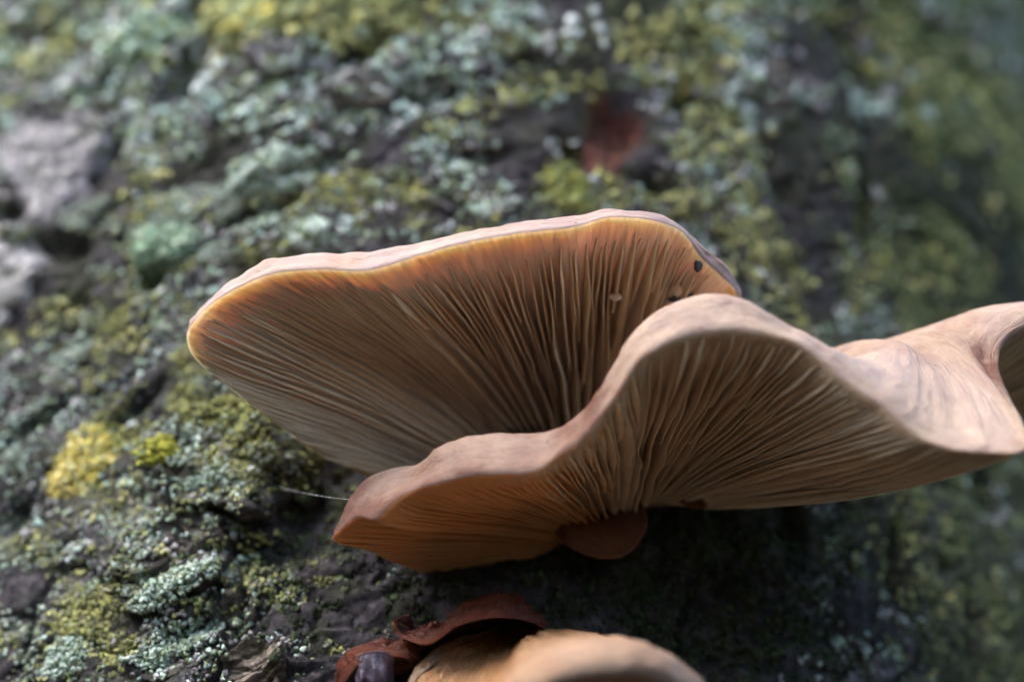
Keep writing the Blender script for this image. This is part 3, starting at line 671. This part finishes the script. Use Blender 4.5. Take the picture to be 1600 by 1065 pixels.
# ------------------------------------------------------------------ lichen and moss on the bark
def crumbs(s, z, r, lift, cols, leafy, rg):
    """small lobed cushions and cupped scales: 7 lobes, 21 triangles each"""
    n = len(s); k = 6
    rad = surf(s, z)
    th = s / R0
    base = np.stack([XA + rad * np.sin(th), YA - rad * np.cos(th), z], -1)
    N = np.stack([np.sin(th), -np.cos(th), 0 * th], -1)
    # the surface leans with the relief
    e = 0.06
    gs = (surf(s + e, z) - surf(s - e, z)) / (2 * e); gz = (surf(s, z + e) - surf(s, z - e)) / (2 * e)
    Tt = np.stack([np.cos(th), np.sin(th), 0 * th], -1); Zt = np.array([0, 0, 1.0])
    N = N - Tt * np.clip(gs, -1.5, 1.5)[:, None] - Zt * np.clip(gz, -1.5, 1.5)[:, None]
    N = N + rg.normal(0, 0.35, (n, 3)) * (0.5 + leafy[:, None])
    N /= np.linalg.norm(N, axis=1, keepdims=True)
    A = np.cross(N, rg.normal(size=(n, 3))); A /= np.linalg.norm(A, axis=1, keepdims=True); B = np.cross(N, A)
    ang = (np.arange(k) / k * 2 * np.pi)[None, :] + rg.normal(0, 0.22, (n, k))
    rr = r[:, None] * rg.uniform(0.5, 1.5, (n, k))
    el = rg.uniform(0.6, 1.0, (n, 1))
    hz = r[:, None] * (rg.uniform(-0.05, 0.30, (n, k)) + 0.40 * leafy[:, None] * rg.uniform(-0.2, 1, (n, k)))
    lift = lift + 0.35 * r
    base = base + N * lift[:, None]
    ring = base[:, None] + A[:, None] * (rr * np.cos(ang))[..., None] + B[:, None] * (rr * el * np.sin(ang))[..., None] + N[:, None] * hz[..., None]
    foot = base[:, None] + 0.55 * (A[:, None] * (rr * np.cos(ang))[..., None] + B[:, None] * (rr * el * np.sin(ang))[..., None]) - N[:, None] * (0.5 * r + lift * 0.9)[:, None, None]
    top = base + N * (r * (0.38 - 0.36 * leafy))[:, None]
    V = np.concatenate([ring, foot, top[:, None]], 1)
    j = np.arange(k); j2 = (j + 1) % k
    t = np.concatenate([np.stack([j, j2, 0 * j + 2 * k], -1), np.stack([j2, j, k + j], -1), np.stack([j2, k + j, k + j2], -1)])
    F = (t[None] + (np.arange(n) * (2 * k + 1))[:, None, None]).reshape(-1, 3)
    C = cols[:, None] * np.concatenate([rg.uniform(0.9, 1.2, (n, k)), np.full((n, k), 0.75), np.full((n, 1), 0.92)], 1)[..., None]
    me = mesh_np("lichen", V.reshape(-1, 3) * 0.01, None, F)
    set_col(me, "tone", np.clip(C, 0, 0.85).reshape(-1, 3))
    return me

def brush(s, z, spots):
    f = np.zeros_like(s)
    for px, py, r, w in spots:
        s0, z0 = trunk_sz(px, py); r = r * 0.0117
        f = f + w * np.exp(-(((s - s0) ** 2 + (z - z0) ** 2) / r ** 2) ** 1.5)
    return f
rg = np.random.default_rng(5)
NC = 17000
cs = rg.uniform(s_l - 1, math.radians(73) * R0, NC); cz = rg.uniform(Z_LO - 1, Z_HI + 1, NC)
cover = fbm(cs / 2.2, cz / 1.7, 201, 4) + 0.5 * fbm(cs / 0.8, cz / 0.6, 205, 3)
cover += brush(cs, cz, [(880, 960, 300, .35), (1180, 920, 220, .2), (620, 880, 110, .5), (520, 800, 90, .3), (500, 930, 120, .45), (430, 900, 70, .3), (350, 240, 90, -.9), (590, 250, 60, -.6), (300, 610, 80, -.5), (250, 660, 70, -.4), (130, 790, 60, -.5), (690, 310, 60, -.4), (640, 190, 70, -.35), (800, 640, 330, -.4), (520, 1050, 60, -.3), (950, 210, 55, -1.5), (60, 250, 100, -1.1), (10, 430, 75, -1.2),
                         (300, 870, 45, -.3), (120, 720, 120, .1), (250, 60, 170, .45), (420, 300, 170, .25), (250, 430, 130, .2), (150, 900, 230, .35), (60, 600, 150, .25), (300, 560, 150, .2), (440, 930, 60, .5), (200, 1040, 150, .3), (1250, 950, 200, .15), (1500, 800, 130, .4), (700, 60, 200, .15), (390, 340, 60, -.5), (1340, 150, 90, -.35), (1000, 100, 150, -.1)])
keep = cover > -0.16 + 0.10 * sstep(Z_LO + 10, Z_LO + 18, cz)
cs, cz, cover = cs[keep], cz[keep], cover[keep]
pale = np.zeros(len(cs), bool)
for P in PLATES:
    if P['tone'][0] > 0.33: pale |= plate_height(P, cs, cz) > 0
cs, cz, cover = cs[~pale], cz[~pale], cover[~pale]
upper = sstep(Z_LO + 8, Z_LO + 18, cz)                                     # leafier and larger higher up
fy = fbm(cs / 2.6, cz / 2.0, 301, 3) + brush(cs, cz, [(880, 290, 70, .6), (230, 90, 90, .45), (1250, 420, 160, .4), (1480, 900, 170, .55), (1450, 520, 150, .35), (170, 470, 110, .35), (700, 250, 110, .3), (60, 960, 80, .25), (1000, 60, 200, .2), (1150, 180, 170, .3), (440, 930, 60, .4), (120, 850, 200, -.2), (400, 480, 80, -.4), (450, 300, 120, -.35), (330, 200, 120, -.25), (270, 430, 60, -.4)])
fd = sstep(7.5, 12.5, cs)
fm = brush(cs, cz, [(850, 960, 260, 1.0), (1150, 920, 230, 1.0), (600, 880, 120, .8), (520, 780, 90, .8), (540, 940, 110, .5), (470, 880, 80, .35)])      # moss coloured dark and set dense to deepen the shade below the caps
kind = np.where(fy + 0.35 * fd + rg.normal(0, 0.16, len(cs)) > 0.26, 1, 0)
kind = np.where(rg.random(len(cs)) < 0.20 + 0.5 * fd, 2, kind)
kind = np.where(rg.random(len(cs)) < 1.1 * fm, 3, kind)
PAL = [np.array([(0.40, 0.51, 0.45), (0.33, 0.45, 0.40), (0.29, 0.38, 0.27), (0.52, 0.58, 0.57), (0.24, 0.30, 0.20), (0.33, 0.32, 0.335), (0.21, 0.20, 0.20)]),
       np.array([(0.33, 0.34, 0.12), (0.29, 0.31, 0.13), (0.25, 0.28, 0.14), (0.38, 0.37, 0.16)]),
       np.array([(0.15, 0.20, 0.08), (0.11, 0.15, 0.06), (0.19, 0.22, 0.11)]),
       np.array([(0.035, 0.055, 0.022), (0.05, 0.07, 0.03), (0.045, 0.05, 0.03), (0.03, 0.04, 0.025)])]  # moss below the caps, its tone lowered to deepen their shade
acc = {0: [], 1: [], 2: []}
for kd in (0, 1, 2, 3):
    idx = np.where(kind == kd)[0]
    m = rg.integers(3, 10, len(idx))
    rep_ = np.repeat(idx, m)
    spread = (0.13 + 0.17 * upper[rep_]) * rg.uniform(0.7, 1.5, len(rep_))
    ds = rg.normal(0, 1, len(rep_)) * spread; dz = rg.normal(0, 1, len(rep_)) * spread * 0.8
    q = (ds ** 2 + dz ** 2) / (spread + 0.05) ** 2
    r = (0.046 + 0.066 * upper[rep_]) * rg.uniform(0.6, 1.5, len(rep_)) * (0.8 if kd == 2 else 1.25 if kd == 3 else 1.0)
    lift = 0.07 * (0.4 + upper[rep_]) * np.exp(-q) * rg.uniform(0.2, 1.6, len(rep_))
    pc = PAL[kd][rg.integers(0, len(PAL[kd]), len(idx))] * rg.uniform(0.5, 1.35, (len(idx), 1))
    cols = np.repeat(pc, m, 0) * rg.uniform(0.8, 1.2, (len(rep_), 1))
    nm, lb, ct = [("lichen", "pale grey-green lichen scales crusting the bark", "lichen"), ("lichen", "yellow-green lichen crumbs scattered between the grey-green scales", "lichen"), ("moss", "green moss in small tufts across the bark", "moss"), ("moss", "moss underneath the mushroom caps, coloured dark to deepen the shade there", "moss")][kd]
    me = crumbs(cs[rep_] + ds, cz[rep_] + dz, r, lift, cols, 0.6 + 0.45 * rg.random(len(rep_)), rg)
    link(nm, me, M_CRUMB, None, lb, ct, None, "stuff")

# fine crumbs on the lower bark, where it is closest
fs = rg.uniform(trunk_sz(-60, 800)[0], trunk_sz(620, 800)[0], 60000); fz = rg.uniform(Z_LO - 0.5, Z_LO + 11, 60000)
fc = fbm(fs / 0.9, fz / 0.6, 601, 4) + 0.5 * fbm(fs / 3, fz / 2, 607, 3) + brush(fs, fz, [(540, 860, 110, -.4), (500, 1050, 90, -.5), (290, 860, 45, -.35), (340, 980, 45, -.6), (460, 780, 60, -.5), (40, 450, 90, -.9), (150, 960, 160, .2)])
kp = np.where(fc + rg.normal(0, 0.12, len(fs)) > 0.10)[0][:24000]
fs, fz = fs[kp], fz[kp]
hue = fbm(fs / 1.3, fz / 1.0, 611, 3) + rg.normal(0, 0.2, len(fs))
FP = np.array([(0.31, 0.38, 0.32), (0.22, 0.235, 0.17), (0.20, 0.215, 0.10), (0.29, 0.30, 0.10)])
fcol = FP[np.digitize(hue, [-0.12, 0.06, 0.24])] * rg.uniform(0.45, 1.3, (len(fs), 1))
link("lichen", crumbs(fs, fz, rg.uniform(0.026, 0.06, len(fs)), rg.uniform(0, 0.03, len(fs)), fcol, rg.uniform(0.5, 1.2, len(fs)), rg), M_CRUMB, None, "fine olive and grey lichen crumbs on the low bark left of the mushrooms", "lichen", None, "stuff")

def patch(px, py, rx, ry, ang, n, pal, size, label, thick=0.10, leafy=0.5):
    r_ = np.random.default_rng(int(px * 7 + py))
    s0, z0 = trunk_sz(px, py); a = math.radians(ang)
    q = np.sqrt(r_.random(n)); t = r_.uniform(0, 2 * np.pi, n)
    edge = 1 + 0.35 * fbm(np.cos(t) * 2 + px, np.sin(t) * 2 + py, 3, 3)
    x = q * np.cos(t) * rx * 0.0112 * edge; y = q * np.sin(t) * ry * 0.0125 * edge
    s = s0 + x * math.cos(a) - y * math.sin(a); z = z0 + x * math.sin(a) + y * math.cos(a)
    pal = np.array(pal); cols = pal[r_.integers(0, len(pal), n)] * r_.uniform(0.75, 1.15, (n, 1))
    me = crumbs(s, z, size * r_.uniform(0.6, 1.4, n), thick * (1 - q ** 3) * r_.uniform(0.3, 1.2, n), cols, np.clip(leafy + r_.normal(0.2, 0.25, n), 0, 1.2), r_)
    link("lichen_patch", me, M_CRUMB, None, label, "lichen", "distinct lichen patches on the bark")
YEL = [(0.62, 0.50, 0.12), (0.66, 0.55, 0.20), (0.50, 0.46, 0.10), (0.55, 0.52, 0.26)]
MINT = [(0.40, 0.50, 0.43), (0.34, 0.45, 0.38), (0.25, 0.34, 0.25), (0.50, 0.57, 0.51), (0.20, 0.25, 0.14)]
LIME = [(0.42, 0.42, 0.05), (0.36, 0.38, 0.07), (0.48, 0.46, 0.09)]
patch(125, 718, 66, 46, 25, 800, YEL, 0.05, "bright yellow lichen rosette with a scalloped lower edge", 0.13, 0.9)
patch(262, 720, 34, 20, 20, 150, LIME, 0.05, "small lime-yellow lichen tuft beside the rounded bark plate", 0.12)
patch(278, 928, 72, 24, 28, 700, MINT, 0.036, "minty lichen band along the lower edge of the cracked bark plate", 0.16)
patch(280, 1005, 72, 24, 24, 700, MINT, 0.036, "minty lichen cushion on the dark plate, below the dark gap", 0.16)
patch(103, 1028, 38, 36, 30, 520, MINT, 0.036, "pale mint lichen rosette low on the trunk, away from the mushrooms", 0.14)
patch(335, 757, 42, 18, 15, 300, MINT, 0.036, "pale mint lichen on the bark plate with the rounded tip", 0.12)
patch(442, 925, 34, 30, 0, 260, [(0.30, 0.31, 0.10), (0.34, 0.38, 0.30), (0.20, 0.24, 0.10)], 0.04, "small green and yellow lichen tuft right of the narrow buff bark flake", 0.12, 0.7)
patch(425, 265, 80, 34, 10, 330, MINT, 0.085, "leafy blue-green lichen above the left end of the broad cap", 0.2, 0.8)
patch(255, 385, 60, 40, 0, 300, [(0.26, 0.38, 0.25), (0.22, 0.34, 0.24), (0.32, 0.42, 0.30)], 0.08, "leafy green lichen cushion over a dark round hole", 0.22, 0.8)
patch(480, 365, 40, 22, 25, 120, MINT, 0.08, "pale leafy lichen just above the broad cap's rim", 0.16, 0.8)
patch(220, 55, 90, 48, 20, 420, [(0.34, 0.46, 0.36), (0.28, 0.40, 0.32), (0.30, 0.38, 0.16)], 0.09, "thick leafy lichen beside the deep bark hollow", 0.25, 0.8)
patch(390, 30, 60, 46, 0, 300, [(0.42, 0.42, 0.14), (0.36, 0.44, 0.26), (0.50, 0.44, 0.12)], 0.085, "yellow and green leafy lichen near the pale bark flake", 0.22, 0.8)
patch(885, 290, 48, 44, 0, 240, [(0.27, 0.28, 0.07), (0.22, 0.25, 0.08), (0.17, 0.2, 0.09)], 0.07, "mustard-green lichen below the rusty hollow", 0.14, 0.4)

# ------------------------------------------------------------------ small things on the mushrooms
def blob(name, c, r, mat, label, cat, parent=None, seed=1, group=None):
    n, m = 14, 9
    a = np.linspace(0, 2 * np.pi, n, endpoint=False); t = np.linspace(0.02, np.pi - 0.02, m)
    A, T = np.meshgrid(a, t, indexing='ij')
    k = 1 + 0.35 * fbm(np.cos(A) * 1.7 * np.sin(T) + seed, np.cos(T) * 1.7 + np.sin(A) * np.sin(T), seed, 3)
    P = np.array(c) + np.stack([r[0] * k * np.sin(T) * np.cos(A), r[1] * k * np.sin(T) * np.sin(A), r[2] * k * np.cos(T)], -1)
    me = mesh_np(name, W(P), grid_quads(n, m, True))
    if parent is not None: return part(name, me, mat, parent)
    return link(name, me, mat, None, label, cat, group)
m_soil, nt, b = new_mat("soil")
nt.links.new(ramp(nt, noise(nt, 1500, 3), [(0.3, (0.012, 0.016, 0.018)), (0.7, (0.05, 0.06, 0.065))]), b.inputs["Base Color"]); b.inputs["Roughness"].default_value = 0.45
def on_cap(cap, px, py, lo=0.2, hi=2.0):
    """point and normal of a cap's underside where it is seen at this place"""
    A, Vv = np.meshgrid(np.linspace(0, cap.len, 300), np.linspace(lo / 2, hi / 2, 120), indexing='ij')
    P = cap.under(A, Vv); x = P[..., 0] / P[..., 1] * 3000 + 800; y = 532.5 - P[..., 2] / P[..., 1] * 3000
    k = np.unravel_index(np.argmin((x - px) ** 2 + (y - py) ** 2 + (P[..., 1] - 29) * 2), x.shape)
    return P[k], cap.normal(np.array([A[k]]), np.array([Vv[k]]))[0]
p, n = on_cap(capA, 1090, 412)
blob("soil_crumb", p + n * 0.03, (0.075, 0.06, 0.11), m_soil, "black soil crumb stuck to the smooth orange flesh near the broad cap's right edge", "crumb", None, 3)
p, n = on_cap(capA, 1058, 461)
blob("soil_crumb", p + n * 0.08, (0.12, 0.07, 0.07), m_soil, "larger black soil crumb wedged just above the wavy cap's margin, under a torn shred", "crumb", None, 5)
p, n = on_cap(capA, 1080, 459)
blob("soil_crumb", p + n * 0.06, (0.07, 0.06, 0.05), m_soil, "small black soil crumb beside the larger wedged one above the wavy cap", "crumb", None, 9)
p, n = on_cap(capA, 1060, 443)
blob("torn_shred", p + n * 0.14, (0.08, 0.06, 0.12), M_GILL_A, None, None, mA, 12)
p, n = on_cap(capA, 955, 440)
blob("torn_shred", p + n * 0.3, (0.12, 0.05, 0.06), M_GILL_A, None, None, mA, 15)
# spider thread from the bark plate to the wavy cap
m_silk, nt, b = new_mat("spider_silk")
b.inputs["Base Color"].default_value = (0.75, 0.75, 0.78, 1); b.inputs["Roughness"].default_value = 0.3
def thread(p0, p1, sag, r, label):
    t = np.linspace(0, 1, 40); c = p0 + (p1 - p0) * t[:, None]; c[:, 2] -= sag * 4 * t * (1 - t)
    rr = r * (1 + 1.6 * (vnoise(t * 60, t * 0, 5) > 0.86))
    a = np.arange(6) / 6 * 2 * np.pi
    P = c[:, None] + np.stack([0 * a, np.cos(a), np.sin(a)], -1)[None] * rr[:, None, None]
    link("spider_thread", mesh_np("spider_thread", W(P.transpose(1, 0, 2)), grid_quads(6, 40, True)), m_silk, None, label, "thread")
s_, z_ = trunk_sz(436, 763)
pb = cyl(np.array(s_), np.array(z_), surf(np.array([s_]), np.array([z_]))[0]) * 100
pb = np.array([pb[0], pb[1] * CP + (pb[2] - CAM_H) * SP, -pb[1] * SP + (pb[2] - CAM_H) * CP])
thread(pb, L(549, 780, 31.25), 0.03, 0.003, "single spider thread stretched between the bark and the wavy cap's left end")

# ------------------------------------------------------------------ ground and the wood around
m_ground, nt, b = new_mat("leaf_litter")
c = ramp(nt, noise(nt, 14, 6, 0.7), [(0.3, (0.02, 0.015, 0.01)), (0.5, (0.06, 0.042, 0.024)), (0.68, (0.10, 0.065, 0.035)), (0.85, (0.05, 0.06, 0.02))])
nt.links.new(c, b.inputs["Base Color"]); b.inputs["Roughness"].default_value = 0.9
bump(nt, noise(nt, 25, 5, 0.7), 0.8, 0.03, b)
gx = np.concatenate([-np.geomspace(200, 2, 40), np.linspace(-1.9, 1.9, 40), np.geomspace(2, 200, 40)])
GX, GY = np.meshgrid(gx, gx, indexing='ij')
GZ = 0.06 * fbm(GX * 0.9, GY * 0.9, 401, 4) + 0.25 * fbm(GX / 9, GY / 9, 405, 2) - 0.02
GZ = GZ - (GZ - 0.02) * np.exp(-(GX ** 2 + (GY - 0.5) ** 2) / 0.5)
link("ground", mesh_np("ground", np.stack([GX, GY, GZ], -1), grid_quads(len(gx), len(gx))), m_ground, None, "forest floor of brown leaf litter around the trunk", "ground", None, "structure")

m_leaf, nt, b = new_mat("evergreen_leaf")
nt.links.new(mixc(nt, 1.0, attr(nt, "tone").outputs["Color"], ramp(nt, noise(nt, 30, 3), [(0.3, (0.7, 0.7, 0.7)), (0.7, (1.2, 1.2, 1.2))]), 'MULTIPLY'), b.inputs["Base Color"]); b.inputs["Roughness"].default_value = 0.5
m_wood, nt, b = new_mat("far_bark")
nt.links.new(ramp(nt, noise(nt, 18, 5, 0.65), [(0.3, (0.035, 0.032, 0.028)), (0.7, (0.10, 0.09, 0.075))]), b.inputs["Base Color"]); b.inputs["Roughness"].default_value = 0.9
def tube(path, rad, n=10):
    path = np.asarray(path, float); d = np.gradient(path, axis=0); d /= np.linalg.norm(d, axis=1, keepdims=True) + 1e-9
    e1 = np.cross(d, [0.2, 0.97, 0.1]); e1 /= np.linalg.norm(e1, axis=1, keepdims=True) + 1e-9; e2 = np.cross(d, e1)
    a = np.arange(n) / n * 2 * np.pi
    return path[None] + np.asarray(rad)[None, :, None] * (np.cos(a)[:, None, None] * e1[None] + np.sin(a)[:, None, None] * e2[None]), grid_quads(n, len(path), True)
def woodland_tree(x, y, h, label, seed, low=0.12, wid=0.32, n=2600):
    r = np.random.default_rng(seed)
    root = thing("evergreen_tree", (x, y, 0), label, "tree", "evergreen trees of the wood")
    t = np.linspace(0, 1, 14)
    path = np.stack([x + 0.12 * fbm(t * 2, t * 0, seed, 2), y + 0.12 * fbm(t * 2, t * 0 + 5, seed, 2), -0.15 + t * (h * 0.95 + 0.15)], -1)
    V_, q_ = tube(path, 0.035 * h * (1 - 0.92 * t) + 0.008)
    part("trunk", mesh_np("trunk", V_, q_), m_wood, root)
    nl = 26; pos = []
    for i in range(nl):
        f = low + (0.97 - low) * (i + r.random()) / nl; az = r.uniform(0, 2 * np.pi); ln = h * wid * (1 - f) ** 0.7 * r.uniform(0.6, 1.1) + 0.15
        p0 = np.array([np.interp(f, t, path[:, k]) for k in range(3)]); tt = np.linspace(0, 1, 7)[:, None]
        lp = p0 + tt * ln * np.array([math.cos(az), math.sin(az), 0.35]) + np.array([0, 0, -0.2]) * ln * tt ** 2
        V_, q_ = tube(lp, 0.012 * h * (1 - f * .7) * (1 - 0.85 * tt[:, 0]) + 0.003, 6)
        part("limb", mesh_np("limb", V_, q_), m_wood, root)
        k = n // nl; w = r.random(k) ** 0.6
        pos.append(p0 + (lp[-1] - p0) * w[:, None] + r.normal(0, 0.10 * ln + 0.06, (k, 3)))
    pos = np.concatenate(pos); n = len(pos); sz = r.uniform(0.07, 0.16, n)[:, None]
    d = r.normal(size=(n, 3)); d /= np.linalg.norm(d, axis=1, keepdims=True); e = np.cross(d, r.normal(size=(n, 3))); e /= np.linalg.norm(e, axis=1, keepdims=True); nn = np.cross(d, e)
    Vl = np.stack([pos - d * sz, pos + e * sz * .5 + nn * sz * .12, pos + d * sz, pos - e * sz * .5 + nn * sz * .12], 1)
    me = mesh_np("crown", Vl.reshape(-1, 3), np.arange(n * 4).reshape(-1, 4), None, False)
    set_col(me, "tone", np.repeat(np.array([0.032, 0.055, 0.022]) * r.uniform(0.5, 1.5, (n, 1)), 4, 0))
    part("crown", me, m_leaf, root)
for k, (x, y, h, lb) in enumerate([
    (1.05, 2.9, 4.2, "dark evergreen close behind the trunk's mossy flank"), (2.1, 4.2, 5.5, "tall dark evergreen further behind the mossy flank"),
    (-1.8, 4.0, 5.0, "dark evergreen standing behind the trunk's lichened side"),
    (-2.3, -2.0, 4.6, "bushy evergreen facing the trunk across the clearing, on the lichened side"), (0.2, -2.9, 5.2, "unseen evergreen added to block low sky, facing the mushrooms"),  # from here on, trees out of view, added to cut low sky light
    (2.5, -1.9, 4.8, "bushy evergreen facing the trunk across the clearing, on the mossy side"), (-3.2, 1.0, 4.8, "unseen evergreen added to block low sky, off to the lichened side"), (3.1, 0.9, 5.0, "unseen evergreen added to block low sky, off to the mossy side")]):
    woodland_tree(x, y, h, lb, 500 + k, 0.03, 0.40, 5200)

# the tree's limbs and unseen crown, added to cut light from overhead
r_ = np.random.default_rng(900); pos = []
for i in range(22):
    z0 = r_.uniform(2.3, 5.0); az = i * 2.4 + r_.uniform(-.4, .4); ln = r_.uniform(1.3, 2.5) * (1.25 - z0 / 8); tt = np.linspace(0, 1, 9)[:, None]
    lp = np.array([XA / 100, YA / 100, z0]) + tt * ln * np.array([math.cos(az), math.sin(az), 0.55]) + np.array([0, 0, 0.3]) * ln * tt ** 2
    lp[1:, :2] += 0.05 * ln * np.stack([fbm(tt[1:, 0] * 3, tt[1:, 0] * 0 + i, 5, 2), fbm(tt[1:, 0] * 3, tt[1:, 0] * 0 + i + 9, 7, 2)], -1)
    V_, q_ = tube(lp, 0.055 * (1 - 0.9 * tt[:, 0]) + 0.004, 8)
    part("limb", mesh_np("limb", V_, q_), m_wood, tree)
    k = 330; w = 0.25 + 0.75 * r_.random(k)
    pos.append(np.stack([np.interp(w, tt[:, 0], lp[:, a]) for a in range(3)], -1) + r_.normal(0, 0.22, (k, 3)))
pos = np.concatenate(pos); n = len(pos); sz = r_.uniform(0.04, 0.085, n)[:, None]
d = r_.normal(size=(n, 3)); d /= np.linalg.norm(d, axis=1, keepdims=True); e = np.cross(d, r_.normal(size=(n, 3))); e /= np.linalg.norm(e, axis=1, keepdims=True); nn = np.cross(d, e)
me = mesh_np("crown", np.stack([pos - d * sz, pos + e * sz * .6 + nn * sz * .12, pos + d * sz, pos - e * sz * .6 + nn * sz * .12], 1).reshape(-1, 3), np.arange(n * 4).reshape(-1, 4), None, False)
set_col(me, "tone", np.repeat(np.array([0.05, 0.085, 0.025]) * r_.uniform(0.6, 1.5, (n, 1)), 4, 0))
part("crown", me, m_leaf, tree)
